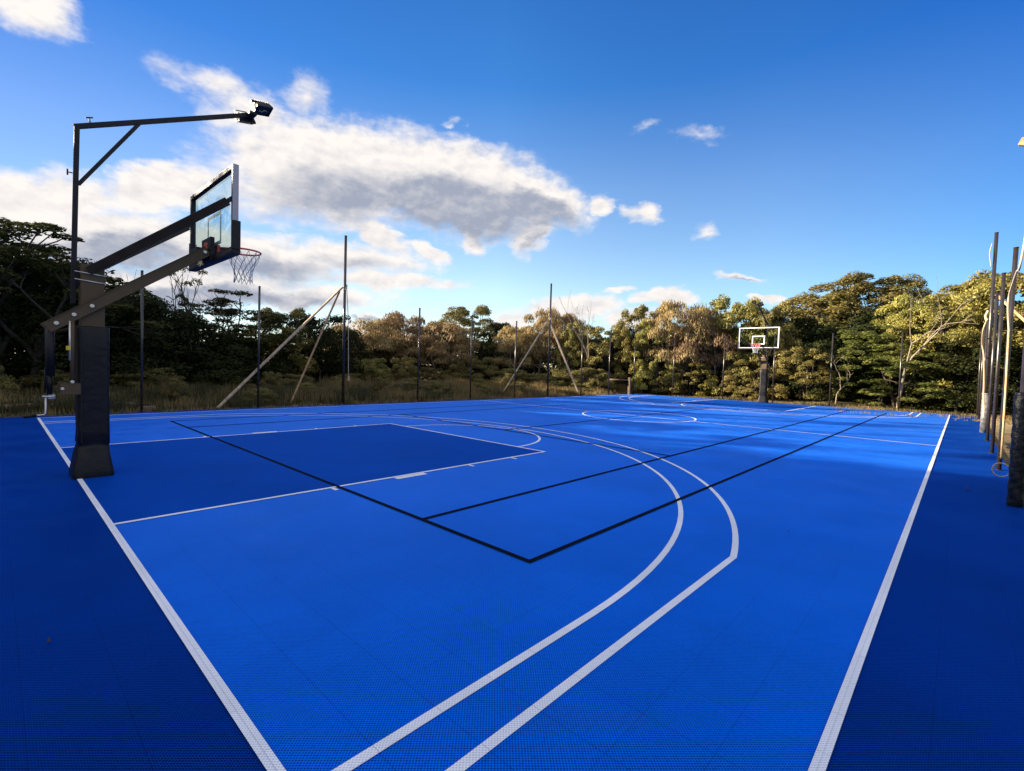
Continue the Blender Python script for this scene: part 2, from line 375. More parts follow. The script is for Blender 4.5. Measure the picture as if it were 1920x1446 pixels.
def line_obj(name, pts, z, m=WHITE, w=LW, closed=False):
    b = MB(); strip(b, pts, w, z, closed); tag(b.build(name, m), kind='structure')
def mir(pts, f): return [(L-x, W-y) for x, y in pts] if f else pts
BW = .048
line_obj('boundary_line', [(0, 0), (L, 0), (L, W), (0, W)], .0075, WHITE, BW, True)
line_obj('halfway_line', [(L/2, BW/2), (L/2, W-BW/2)], .0060)
line_obj('centre_circle', [(L/2+1.8*math.cos(2*math.pi*i/72), c+1.8*math.sin(2*math.pi*i/72)) for i in range(72)], .0068, closed=True)
for f in (0, 1):
    line_obj('key_line', mir([(BW/2, c-KW), (KL, c-KW), (KL, c+KW), (BW/2, c+KW)], f), .0068)
    line_obj('free_throw_arc', mir([(KL+1.8*math.cos(R(a)), c+1.8*math.sin(R(a))) for a in np.linspace(-89, 89, 40)], f), .0060)
    for nm, r, s, dx in (('three_point_line_inner', 6.227, 6.2269, 1.73), ('three_point_line_outer', 6.7207, 6.5153, 1.73)):
        xx = math.sqrt(max(r*r-s*s, 0)); am = math.atan2(s, xx)
        pts = [(BW/2, c-s)]+[(dx+r*math.cos(a), c+r*math.sin(a)) for a in np.linspace(-am, am, 90)]+[(BW/2, c+s)]
        line_obj(nm, mir(pts, f), .0052 if r < 6.5 else .0053)
    for sgn in (-1, 1):
        for xa, xb in ((1.985, 2.035), (2.84, 3.31), (4.12, 4.17), (5.05, 5.10)):
            wb = .10 if xb-xa > .1 else .11
            ya, yb = c+sgn*(KW+.025), c+sgn*(KW+.025+wb)
            q = mir([(xa, (ya+yb)/2), (xb, (ya+yb)/2)], f); b = MB()
            rect(b, min(q[0][0], q[1][0]), max(q[0][0], q[1][0]), q[0][1]-wb/2, q[0][1]+wb/2, .0045); tag(b.build('lane_mark', WHITE), kind='structure')
# tennis lines in black
TB, TD, TS, TV = 2.09, 5.457, 4.10, 7.454
line_obj('tennis_outer_line', [(TB, c-TD), (L-TB, c-TD), (L-TB, c+TD), (TB, c+TD)], .0084, BLACK, .048, True)
for s in (-1, 1): line_obj('tennis_singles_line', [(TB, c+s*TS), (L-TB, c+s*TS)], .0090, BLACK, .048)
for x in (TV, L-TV): line_obj('tennis_service_line', [(x, c-TS), (x, c+TS)], .0096, BLACK, .045)
line_obj('tennis_centre_line', [(TV, c), (L-TV, c)], .0101, BLACK, .045)

# weed mat, sand and odds to the right of the court
def patch(name, x0, x1, y0, y1, z, m, seed, amp=.03, kind='structure', st=.35):
    rg = np.random.default_rng(seed); xs = np.arange(x0, x1+.01, st); ys = np.arange(y0, y1+.01, st)
    X, Y = np.meshgrid(xs, ys, indexing='ij'); Z = z+rg.uniform(0, amp, X.shape); X = X+rg.uniform(-.08, .08, X.shape); Y = Y+rg.uniform(-.08, .08, X.shape)*(Y < y1-.01)
    i = np.arange(X.size).reshape(X.shape); F = np.stack([i[:-1, :-1], i[1:, :-1], i[1:, 1:], i[:-1, 1:]], -1).reshape(-1, 4)
    o = mesh_np(name, np.stack([X, Y, Z], -1).reshape(-1, 3), F, m, smooth=True); return o
tag(patch('path', -3, 16.5, -5, -1.0, -.02, SOILBAG, 3), kind='structure')

# ------------------------------------------------------------------ basketball hoop
def make_hoop():
    h = empty('basketball_hoop', (0, c, 0))
    def bolt(x, y, z, par, r=.022, sy=-1):
        MB().tube([(x, y, z), (x, y+sy*.012, z), (x, y+sy*.018, z)], [r, r, r*.7], 12).build('bolt', BOLT, par)
    p = MB().box(.03, .245, -.125, .125, 0, 2.55).build('post', BRONZE, h, .006)
    # pad: sleeve with slight wrinkles, flared skirt at the foot
    prof = [(0.002, .055, .05, .085), (.03, .058, .053, .088), (.12, .045, .042, .07), (.27, .02, .022, .035), (.36, .004, .01, .012), (.385, -.004, .010, .004), (.41, .006, .018, .012), (.55, .0, .015, .010), (1.0, .0, .014, .012), (1.5, .0, .014, .014), (1.78, .0, .016, .016), (1.81, -.006, .010, .006), (1.815, -.03, -.02, -.02)]
    vs = []; n = 40
    for z, ex, exr, ey in prof:
        x0, x1, yy = -.005-ex, .275+exr, .155+ey
        for k in range(n):
            t = 2*math.pi*k/n; ct, st = math.cos(t), math.sin(t)
            q = 1/max(abs(ct), abs(st)); q = min(q, 1.33)
            wv = .006*math.sin(7*t+z*34)*(1 if .2 < z < .6 or z > 1.7 else .3)
            vs.append(((x0+x1)/2+(x1-x0)/2*ct*q*(1+wv*3), yy*st*q*(1+wv*3), z+(.012*math.sin(3*t) if .3 < z < .45 else 0)))
    fs = [(i*n+k, i*n+(k+1) % n, (i+1)*n+(k+1) % n, (i+1)*n+k) for i in range(len(prof)-1) for k in range(n)]
    m = MB(); m._add(vs, fs, True); pad = m.build('pad', PAD, h)
    for y in (-.160,): 
        MB().box(.02, .032, y-.012, y-.004, .42, 1.76).build('seam', DARK, pad)
    # lower arms (a pair of flat bars, one each side of the post)
    for s in (-1, 1):
        y = s*.165
        a, bb = Vector((-.27, y, 1.765)), Vector((1.33, y, 2.945))
        ar = MB().beam(a, bb, .022, .125, (0, 1, 0)).build('lower_arm', BRONZE, h, .004)
        MB().beam(a+Vector((0, 0, .078)), bb+Vector((0, 0, .078)), .05, .006, (0, 1, 0)).build('flange', BRONZE, ar)
        for t in (.05, .145, .245, .975): 
            q = a.lerp(bb, t); bolt(q.x, y+s*.012, q.z, ar, .024, s)
        # upper arms splay out to the sides of the board
        ua, ub = Vector((.10, s*.155, 2.47)), Vector((1.34, s*.93, 3.46))
        up_ = MB().beam(ua, ub, .05, .10, (-.5*s*.0, 1, 0)).build('upper_arm', ARMD, h, .004)
        MB().beam(ub, (1.40, s*.935, 3.52), .035, .05).build('arm_tip', DARK, up_)
        bolt(.15, s*.185, 2.50, up_, .024, s)
    # board carriage between the lower arms and the rim
    br = MB(); br.box(1.20, 1.37, -.15, .15, 2.86, 2.98).box(1.345, 1.40, -.20, .20, 2.82, 3.14); br.build('carriage', DARK, h, .006)
    # backboard
    x0 = 1.42; hw = .96; z0, z1 = 2.86, 3.93
    bd = MB().box(x0+.012, x0+.024, -hw+.02, hw-.02, z0+.02, z1-.02).build('backboard', GLASS, h)
    fr = MB(); t = .046
    fr.box(x0-.035, x0+.010, -hw, hw, z1-t, z1).box(x0-.035, x0+.010, -hw, hw, z0, z0+t).box(x0-.035, x0+.010, -hw, -hw+t, z0+t, z1-t).box(x0-.035, x0+.010, hw-t, hw, z0+t, z1-t)
    fr.build('frame', DARK, bd)
    tr = MB()
    for s in (-1, 1):
        ya, yb = sorted((s*(hw+.001), s*(hw+.006))); tr.box(x0-.036, x0+.034, ya, yb, z0, z1)
    tr.box(x0-.036, x0+.034, -hw, hw, z1+.001, z1+.006); tr.build('edge_trim', SILV, bd)
    ln = MB(); w = .045; X0, X1 = x0+.026, x0+.029
    ln.box(X0, X1, -hw, hw, z1-w, z1).box(X0, X1, -hw, hw, z0, z0+w).box(X0, X1, -hw, -hw+w, z0+w, z1-w).box(X0, X1, hw-w, hw, z0+w, z1-w); ln.build('white_border', PAINTW, bd)
    sq = MB(); a, q0, q1 = .305, 3.05, 3.50
    sq.box(X0, X1, -a, a, q1-.05, q1).box(X0, X1, -a, a, q0, q0+.05).box(X0, X1, -a, -a+.05, q0+.05, q1-.05).box(X0, X1, a-.05, a, q0+.05, q1-.05); sq.build('target_square', PAINTW, bd)
    pd = MB(); pd.box(x0-.045, x0+.055, -hw-.03, hw+.03, z0-.055, z0+.004)
    for s in (-1, 1):
        ya, yb = sorted((s*(hw+.007), s*(hw+.034))); pd.box(x0-.045, x0+.055, ya, yb, z0+.004, z0+.37)
    pd.build('edge_pad', PAD, bd, .008)
    MB().box(x0-.03, x0+.03, -hw+.06, hw-.06, z0+.005, z0+.022).build('lower_channel', SILV, bd)
    # rim
    rx, rr = x0+.03+.15+.225, .229
    rim = MB().tube([(rx+rr*math.cos(2*math.pi*i/40), rr*math.sin(2*math.pi*i/40), 3.05) for i in range(40)], .0125, 8, closed=True)
    rim.tube([(x0+.06, -.11, 3.03), (rx-.12, -.195, 3.045)], .008, 6).tube([(x0+.06, .11, 3.03), (rx-.12, .195, 3.045)], .008, 6)
    rim = rim.build('rim', ORANGE, h)
    MB().box(x0+.03, x0+.07, -.12, .12, 2.93, 3.06).box(x0+.07, x0+.17, -.09, .09, 3.03, 3.045).box(x0-.08, x0-.036, -.07, .07, 2.97, 3.08).build('rim_bracket', ORANGE, rim, .004)
    ne = MB(); nn = 12; rows = [(3.035, .222), (2.93, .188), (2.84, .15), (2.76, .122), (2.68, .108), (2.60, .118)]
    rg = random.Random(4)
    jit = [[(rg.uniform(-.012, .012), rg.uniform(-.012, .012)) for _ in range(nn)] for _ in rows]
    def node(i, k):
        z, r = rows[i]; t = 2*math.pi*(k+(.5 if i % 2 else 0))/nn; j = jit[i][k % nn] if i else (0, 0)
        return Vector((rx+r*math.cos(t)+j[0], r*math.sin(t)+j[1], z+j[0]))
    for i in range(len(rows)-1):
        for k in range(nn):
            q = node(i, k)
            for kk in ((k, k-1) if i % 2 == 0 else (k, k+1)):
                e = node(i+1, kk % nn); mdp = (q+e)/2; mdp.z -= .006; ne.tube([q, mdp, e], .0042, 4, cap=False)
    ne.build('net', NET, h)
    # height adjuster behind the post
    y = -.165
    sp = MB().tube([(-.235, y+.03, 1.78), (-.235, y+.03, 1.22)], .036, 14).build('spring_tube', DARK, h)
    MB().tube([(-.245, y+.03, 1.25), (-.245, y+.03, 1.0)], .026, 12).tube([(-.285, y+.02, 1.30), (-.285, y+.02, 1.02)], .008, 8).build('rod', PAD, sp)
    MB().tube([(-.235, .135, 1.78), (-.235, .135, 1.05)], .034, 14).build('spring_tube', DARK, h)
    ac = MB().tube([(-.05, y+.01, 1.86), (-.055, y+.01, 1.16)], .021, 14).build('piston', BRONZE, h)
    MB().tube([(-.075, y-.006, 1.86), (-.075, y-.006, 1.40)], .010, 8).build('rod', BOLT, ac)
    MB().box(-.11, -.07, y-.03, y-.02, 1.52, 1.57).build('sticker', YEL, ac)
    MB().box(-.16, .02, .10, .14, 1.0, 1.13).build('pivot_bracket', BRONZE, h, .004)
    bk = MB().box(-.16, .02, y-.018, y+.02, 1.0, 1.13).build('pivot_bracket', BRONZE, h, .004)
    bolt(-.14, y-.02, 1.07, bk, .018); bolt(-.055, y-.02, 1.15, bk, .02)
    MB().box(-.26, -.20, -.165, .14, .955, 1.0).build('crosshead', STEEL, h, .003)
    ck = MB().tube([(-.28, y, .975), (-.28, y, .79), (-.30, y, .772), (-.36, y-.01, .768)], .010, 8).build('crank_handle', STEEL, h)
    MB().tube([(-.36, y-.01, .768), (-.46, y-.02, .76)], .016, 10).build('grip', PAD, ck)
    MB().tube([(-.31, y, .982), (-.20, y, .975)], .012, 8).build('crank_axle', STEEL, ck)
    # floodlight mast bolted to the post
    mx = .0
    ms = MB().beam((mx-.03, .03, 2.08), (mx+.01, .03, 4.19), .05, .05, (0, 1, 0)).build('light_mast', DARK, h, .003)
    ma = MB().beam((mx-.015, .03, 4.165), (1.90, .03, 5.06), .045, .055, (0, 1, 0)).build('light_arm', DARK, h, .003)
    MB().beam((mx+.02, .03, 3.50), (.60, .03, 4.43), .035, .04, (0, 1, 0)).build('arm_brace', DARK, h, .003)
    MB().tube([(-.03, .03, 3.62), (-.075, .03, 3.62)], .007, 8).tube([(-.075, .03, 3.585), (-.075, .03, 3.655)], .008, 8).build('wing_bolt', DARK, ms)
    MB().tube([(.13, .03, 4.26), (.12, .03, 4.32)], .007, 8).tube([(.085, .03, 4.31), (.155, .03, 4.335)], .008, 8).build('wing_bolt', DARK, ma)
    mb_ = MB().beam((mx+.03, .03, 2.62), (mx+.085, .03, 2.54), .04, .012, (0, 1, 0)); mb_.box(mx+.0, mx+.03, .0, .06, 2.3, 2.52); mb_.build('mast_bracket', DARK, ms)
    for z in (2.44, 2.35):
        MB().tube([(-.03, -.135, z+.01), (.26, -.137, z-.012), (.262, .137, z-.012), (-.03, .135, z+.01)], .006, 8).build('u_bolt', STEEL, ms)
    def flood(loc, tilt, roll):
        mtx = Matrix.Translation(loc) @ Matrix.Rotation(roll, 4, 'X') @ Matrix.Rotation(tilt, 4, 'Y')
        def tf(m):
            m.v = [tuple(mtx @ Vector(v)) for v in m.v]; return m
        # local: lens faces -Z
        hsg = MB(); w2, d2 = .115, .095
        top = [(-.09, -.07, .075), (.09, -.07, .075), (.09, .07, .075), (-.09, .07, .075)]; bot = [(-w2, -d2, 0), (w2, -d2, 0), (w2, d2, 0), (-w2, d2, 0)]
        hsg.frame8(bot+top)
        for k in range(7): hsg.box(-.10+k*.031, -.094+k*.031, -.065, .065, .07, .10)
        fl = tf(hsg).build('floodlight', DARK, h)
        lip = MB(); lip.box(-w2, w2, -d2, -d2+.02, -.02, -.001).box(-w2, w2, d2-.02, d2, -.02, -.001).box(-w2, -w2+.02, -d2+.02, d2-.02, -.02, -.001).box(w2-.02, w2, -d2+.02, d2-.02, -.02, -.001); tf(lip).build('bezel', DARK, fl)
        tf(MB().box(-w2+.021, w2-.021, -d2+.021, d2-.021, -.008, -.003)).build('lens', LAMPG, fl)
        tf(MB().tube([(-.06, 0, -.014), (-.02, .03, -.014), (.02, -.02, -.014), (.07, .02, -.014)], .007, 6)).build('reflector', LEDY, fl)
        tf(MB().box(-w2-.02, -w2-.012, -.02, .02, -.01, .13).box(-w2-.012, .02, -.02, .02, .122, .13)).build('yoke', DARK, fl)
    flood(Vector((2.03, -.12, 5.13)), R(-14), R(-20)); flood(Vector((1.90, .20, 5.02)), R(-10), R(14))
    MB().box(1.86, 1.96, -.10, .18, 5.03, 5.07).build('light_bracket', DARK, h, .004)
    return h
hoop = make_hoop()
tag(hoop, 'large near basketball hoop on a black padded post with floodlights on a tall arm above', 'basketball hoop', 'basketball hoops')
h2 = copy_tree(hoop); h2.location = (L, W-c, 0); h2.rotation_euler = (0, 0, math.pi)
tag(h2, 'small distant basketball hoop facing the camera in front of the bushes at the far end', 'basketball hoop', 'basketball hoops')

# ------------------------------------------------------------------ fence poles
rp = random.Random(11)
def make_pole(hh, name='fence_pole', r=.032):
    o = empty(name)
    MB().tube([(0, 0, -.05), (0, 0, hh)], r, 14).build('shaft', POLE, o)
    MB().tube([(0, 0, hh), (0, 0, hh+.012)], [r*1.12, r*1.1], 14).build('cap', DARK, o)
    MB().tube([(0, 0, .0), (0, 0, .012)], r*2.0, 14).build('base_collar', DARK, o)
    return o
short = None; tallp = None
SH = [(2.0, 15.62, 'black fence pole behind the near hoop post, leftmost of the side fence'), (4.9, 15.6, 'black fence pole crossed by the long grey timber brace'),
 (10.9, 15.6, 'black fence pole just right of the first braced tall pole'), (13.73, 15.6, 'black fence pole midway between the two braced tall poles'), (16.6, 15.6, 'black fence pole just left of the second braced tall pole'),
 (22.1, 15.5, 'black fence pole beside the right foot of the second pair of braces'), (24.7, 15.3, 'thin pole left of the timber rail, in front of lime green bushes'), (27.0, 14.9, 'thin pole standing against the stubby timber rail post'),
 (28.6, 13.05, 'thin pole at the corner where side and end fences meet'), (28.5, 9.94, 'thin pole left of the far hoop'), (28.5, 7.25, 'thin pole directly behind the far hoop board'), (28.4, 4.58, 'thin pole right of the far hoop beside the small bare sapling'), (28.5, 1.82, 'thin pole in front of the layered green tree with the pale dead tree above'),
 (28.6, -.87, 'far end pole of the right hand fence row, leftmost of the row'), (25.6, -.87, 'second farthest pole of the right hand fence row'), (22.6, -.87, 'third farthest pole of the right hand fence row'), (16.4, -.86, 'short black pole just right of the tall one in the right row'),
 (13.5, -.85, 'short black pole left of the hanging tan cord'), (10.9, -.85, 'nearest short black pole, with the cord ring at its foot')]
for x, y, lb in SH:
    if short is None: short = make_pole(3.72); o = short
    else: o = copy_tree(short)
    o.location = (x, y, 0); o.rotation_euler = (R(rp.uniform(-.4, .4)), R(rp.uniform(-.4, .4)), 0)
    tag(o, lb, 'fence pole', 'short black fence poles round the court')
for x, y, lb in [(7.77, 15.72, 'tall black pole with two long timber braces, left of the middle'), (19.2, 15.6, 'tall pole with two timber braces in front of the brown trees'), (19.6, -.86, 'tall black pole with a cord and brace in the right fence row'), (8.0, -.9, 'tall black pole at the right picture edge above the black wrapped sleeve')]:
    if tallp is None: tallp = make_pole(5.9, 'tall_fence_pole', .045); o = tallp
    else: o = copy_tree(tallp)
    o.location = (x, y, 0)
    tag(o, lb, 'fence pole', 'tall braced fence poles')
    if x == 8.0: MB().beam((0, .03, 4.40), (.02, .19, 4.47), .07, .09).build('timber_block', WOODO, o, .006)
def brace(a, b, m, lb, w=.09):
    o = MB()
    a, b = Vector(a), Vector(b); o.beam(a, b, w, w*.5)
    o = o.build('timber_brace', m, bevel=.004)
    tag(o, lb, 'timber brace', 'timber braces on the tall poles'); return o
brace((7.72, 15.80, 4.12), (3.82, 15.80, -.02), WOODG, 'long grey timber brace running from the left tall pole down to the left', .11)
brace((7.66, 15.88, 3.98), (6.35, 16.75, -.05), WOODO, 'steep brown timber brace just left of the first tall pole', .10)
brace((19.15, 15.68, 4.02), (17.55, 17.45, -.05), WOODSUN, 'pale timber brace leaning left from the second tall pole', .12)
brace((19.25, 15.66, 3.9), (22.6, 15.95, -.05), WOODSUN, 'timber brace leaning right from the second tall pole', .10)
brace((19.62, -.95, 4.08), (18.5, -4.0, -.05), WOODO, 'orange brown timber brace behind the right hand fence row', .13)
brace((8.0, -1.0, 4.5), (7.4, -4.2, -.05), WOODG, 'timber brace outside the right edge beside the nearest tall pole', .12)

# sleeves and wrapped bundles
b = empty('steel_sleeve', (19.07, -.85, 0)); tag(b, 'short shiny steel sleeve around a pole foot in the right fence row', 'pole sleeve')
MB().tube([(0, 0, 0), (0, 0, 1.12)], .085, 18).build('tube', SLEEVE, b); MB().tube([(0, 0, 1.12), (0, 0, 1.15)], [.092, .09], 18).build('lip', SLEEVE, b)
def wrapped(x, y, hh, r, m, seed, lb, tilt=0):
    rg = random.Random(seed); n = 26; rows = 46; vs = []
    for i in range(rows):
        z = hh*i/(rows-1)
        for k in range(n):
            t = 2*math.pi*k/n; q = r*(1+.05*math.sin(z*31+2.2*t+seed)+.035*math.sin(z*67-3*t)+rg.uniform(-.02, .02))
            if i in (0, rows-1): q *= .9
            vs.append((q*math.cos(t)+tilt*z, q*math.sin(t), z))
    fs = [(i*n+k, i*n+(k+1) % n, (i+1)*n+(k+1) % n, (i+1)*n+k) for i in range(rows-1) for k in range(n)]
    fs += [tuple(range((rows-1)*n, rows*n))]
    mb = MB(); mb._add(vs, fs, True); o = mb.build('wrapped_sleeve', m); o.location = (x, y, 0); tag(o, lb, 'pole sleeve'); return o
wrapped(7.66, -.86, 1.37, .072, WRAP, 3, 'thick black plastic wrapped sleeve at the foot of the nearest right pole')
wrapped(7.55, -1.06, 1.42, .05, WRAPG, 5, 'thin glossy green plastic wrapped pole right of the black sleeve')

# ropes
def rope(pts, r, m, lb, name='cord'):
    P_ = [Vector(p) for p in pts]; q = []
    for i in range(len(P_)-1):
        p0, p1, p2, p3 = P_[max(i-1, 0)], P_[i], P_[i+1], P_[min(i+2, len(P_)-1)]
        for k in range(8):
            t = k/8; q.append(.5*((2*p1)+(p2-p0)*t+(2*p0-5*p1+4*p2-p3)*t*t+(3*p1-p0-3*p2+p3)*t**3))
    q.append(P_[-1]); o = MB().tube(q, r, 8).build(name, m); tag(o, lb, 'cord'); return o
rope([(7.95, -.83, 4.0), (7.75, -.80, 3.3), (7.62, -.76, 2.85), (8.5, -.78, 2.93), (9.45, -.77, 2.78), (9.35, -.76, 2.55), (8.8, -.76, 2.2)], .011, ROPEW, 'thick white cord looping from the nearest tall pole at the right edge')
rope([(8.8, -.76, 2.2), (8.66, -.76, 1.6), (8.58, -.76, .9), (8.62, -.76, .45)], .011, ROPE, 'tan cord hanging straight down beside the nearest short pole')
rg_ = [(8.42+.0, -.76+.085*math.cos(t),   .32+.09*math.sin(t)) for t in np.linspace(0, 2*math.pi, 26)[:-1]]
tag(MB().tube(rg_, .0075, 8, closed=True).build('cord_ring', ROPEW), 'pale cord coiled in a ring low on the right fence row', 'cord')
rope([(19.5, -.80, 3.35), (19.1, -.74, 3.2), (19.2, -.70, 2.95), (19.9, -.72, 2.6), (19.7, -.76, 2.3), (18.6, -.76, 1.9), (17.6, -.76, 1.4), (17.3, -.76, 1.1), (16.9, -.78, .75)], .018, ROPE, 'tan cord bowing out from the right row beside the steel sleeve')
rope([(19.55, -.78, 3.30), (19.65, -.75, 3.45), (19.62, -.80, 3.62)], .035, ROPEW, 'white cord knotted round the tall pole in the right row', 'cord_knot')
rope([(19.6, -.78, 5.6), (19.5, -.74, 5.3), (19.55, -.79, 4.9)], .012, ROPEW, 'white cord loop high on the tall pole in the right row')
rope([(7.81, 15.66, 4.1), (7.86, 15.62, 3.0), (7.88, 15.6, 2.0), (7.9, 15.6, 1.0)], .012, ROPEW, 'thin cord hanging down the left braced tall pole')
tag(MB().box(7.86, 7.95, 15.57, 15.61, .82, 1.0).build('rope_toggle', WOODO, bevel=.02), 'small orange brown wooden toggle at the end of the left tall pole cord', 'toggle')
rope([(7.72, 15.66, 4.0), (7.8, 15.66, 4.12), (7.83, 15.72, 4.2), (7.77, 15.78, 4.1)], .025, ROPEW, 'white knot where the braces meet the left tall pole', 'cord_knot')
rope([(19.1, 15.55, 4.0), (19.2, 15.53, 4.15), (19.05, 15.55, 4.3), (19.2, 15.62, 4.1)], .03, ROPEW, 'white knot where the braces meet the middle tall pole', 'cord_knot')

# timber rail by the far left corner
g_ = empty('timber_rail', (26.8, 14.95, 0)); tag(g_, 'stubby timber post with a short rail beside the far corner pole', 'post and rail')
MB().box(-.08, .08, .06, .21, -.05, 1.08).build('post', LOG, g_, .01); MB().tube([(-.05, .22, .90), (-.7, 1.2, .90)], .05, 10).build('rail', LOG, g_)
# logs and rubble on the sand to the right
for i, (x, y, a, ln, r) in enumerate([(17.5, -2.6, 20, 1.6, .09), (15.0, -3.2, 160, 1.2, .07), (21.0, -3.4, 70, 1.8, .08), (12.5, -3.0, 40, 1.1, .06)]):
    d = Vector((math.cos(R(a)), math.sin(R(a)), 0))*ln/2; p = Vector((x, y, .06+r))
    o = MB().tube([p-d, p-d*.3+Vector((0, 0, .02)), p+d*.4, p+d], [r, r*.95, r*.9, r*.7], 9).build('log', LOG)
    tag(o, ['long grey log lying on the dark ground behind the right poles', 'short log lying nearer on the dark mat right of the court', 'farthest log on the sand behind the right poles', 'thin nearest log on the dark mat right of the court'][i], 'log', 'logs beside the right fence row')
for i, (x, y) in enumerate([(-.7, 16.6), (.6, 16.9)]):
    p = Vector((x, y, .10)); o = MB().tube([p, p+Vector((.7, .1, .03)), p+Vector((1.5, .05, -.02))], [.10, .09, .06], 9).build('log', LOG)
    tag(o, ['low log on the dark ground left of the near hoop post', 'low log on the dark ground behind the near hoop post'][i], 'log', 'logs at the left verge')
tag(MB().box(2.0, 2.35, 15.75, 15.9, 0, .12).build('rubble', LOG, bevel=.03), 'small pale piece of rubble at the left court edge', 'rubble')

# ------------------------------------------------------------------ trees
LEAF = {
 'oak': leaf_mat('she_oak_needles', (.17, .115, .05), (.34, .235, .10), .25),
 'dark': leaf_mat('shade_tinted_scrub_leaves', (.010, .016, .007), (.042, .048, .015), .12, .7, .04),  # scrub leaves toned down, the shade on them put into the colour
 'bank': leaf_mat('banksia_leaves', (.08, .095, .02), (.40, .335, .075), .28, .5, .4),
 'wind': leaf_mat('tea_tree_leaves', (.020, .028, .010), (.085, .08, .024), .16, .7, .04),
 'dome': leaf_mat('domed_tree_leaves', (.10, .09, .026), (.24, .19, .055), .28),
 'layer': leaf_mat('layered_green_leaves', (.09, .13, .024), (.21, .24, .05), .3),
 'bush': leaf_mat('bush_leaves', (.10, .098, .03), (.28, .24, .075), .3),
}
BARKD = bark_mat('dark_bark', (.028, .022, .016), (.075, .06, .045)); BARKP = bark_mat('pale_bark', (.17, .135, .10), (.33, .275, .21))

def leaves_mesh(rg, cc, rad, per, ln, wd, mode, flat=.75):
    """leaf quads gathered in clumps: cc centres (n,3), rad (n,)"""
    n = len(cc); k = per
    u = rg.normal(size=(n, k, 3)); u /= np.linalg.norm(u, axis=2, keepdims=True)
    u[:, :, 2] = np.where(u[:, :, 2] < -.35, -u[:, :, 2]*.6, u[:, :, 2])
    rr = rg.uniform(.55, 1.05, size=(n, k, 1))**.6
    p = cc[:, None, :]+u*rr*rad[:, None, None]*np.array([1, 1, flat])
    p = p.reshape(-1, 3); u = u.reshape(-1, 3); m = len(p)
    rnd = rg.normal(size=(m, 3))
    tan = rnd-u*np.sum(rnd*u, 1, keepdims=True)
    if mode == 'hang': a = tan*.35+np.array([0, 0, -.9])+u*.2
    elif mode == 'up': a = tan*.8+u*.45+np.array([0, 0, .3])
    elif mode == 'flat': a = u*np.array([1, 1, .1])*.5+tan*np.array([.9, .9, .25])
    else: a = tan*.9+u*.2
    a /= np.linalg.norm(a, axis=1, keepdims=True)
    nn = u*1.1+rg.normal(size=(m, 3))*.42+np.array([0, 0, .25]); s = np.cross(a, nn); s /= np.linalg.norm(s, axis=1, keepdims=True)+1e-9
    l = ln*rg.uniform(.6, 1.3, size=(m, 1)); w = wd*rg.uniform(.7, 1.2, size=(m, 1))
    V = np.stack([p-a*l*.5, p+s*w*.5, p+a*l*.5, p-s*w*.5], 1).reshape(-1, 3)
    return V, np.arange(m*4).reshape(-1, 4)
def tube_np(pts, rs, n=6):
    mb = MB(); mb.tube(pts, rs, n, cap=False); return mb
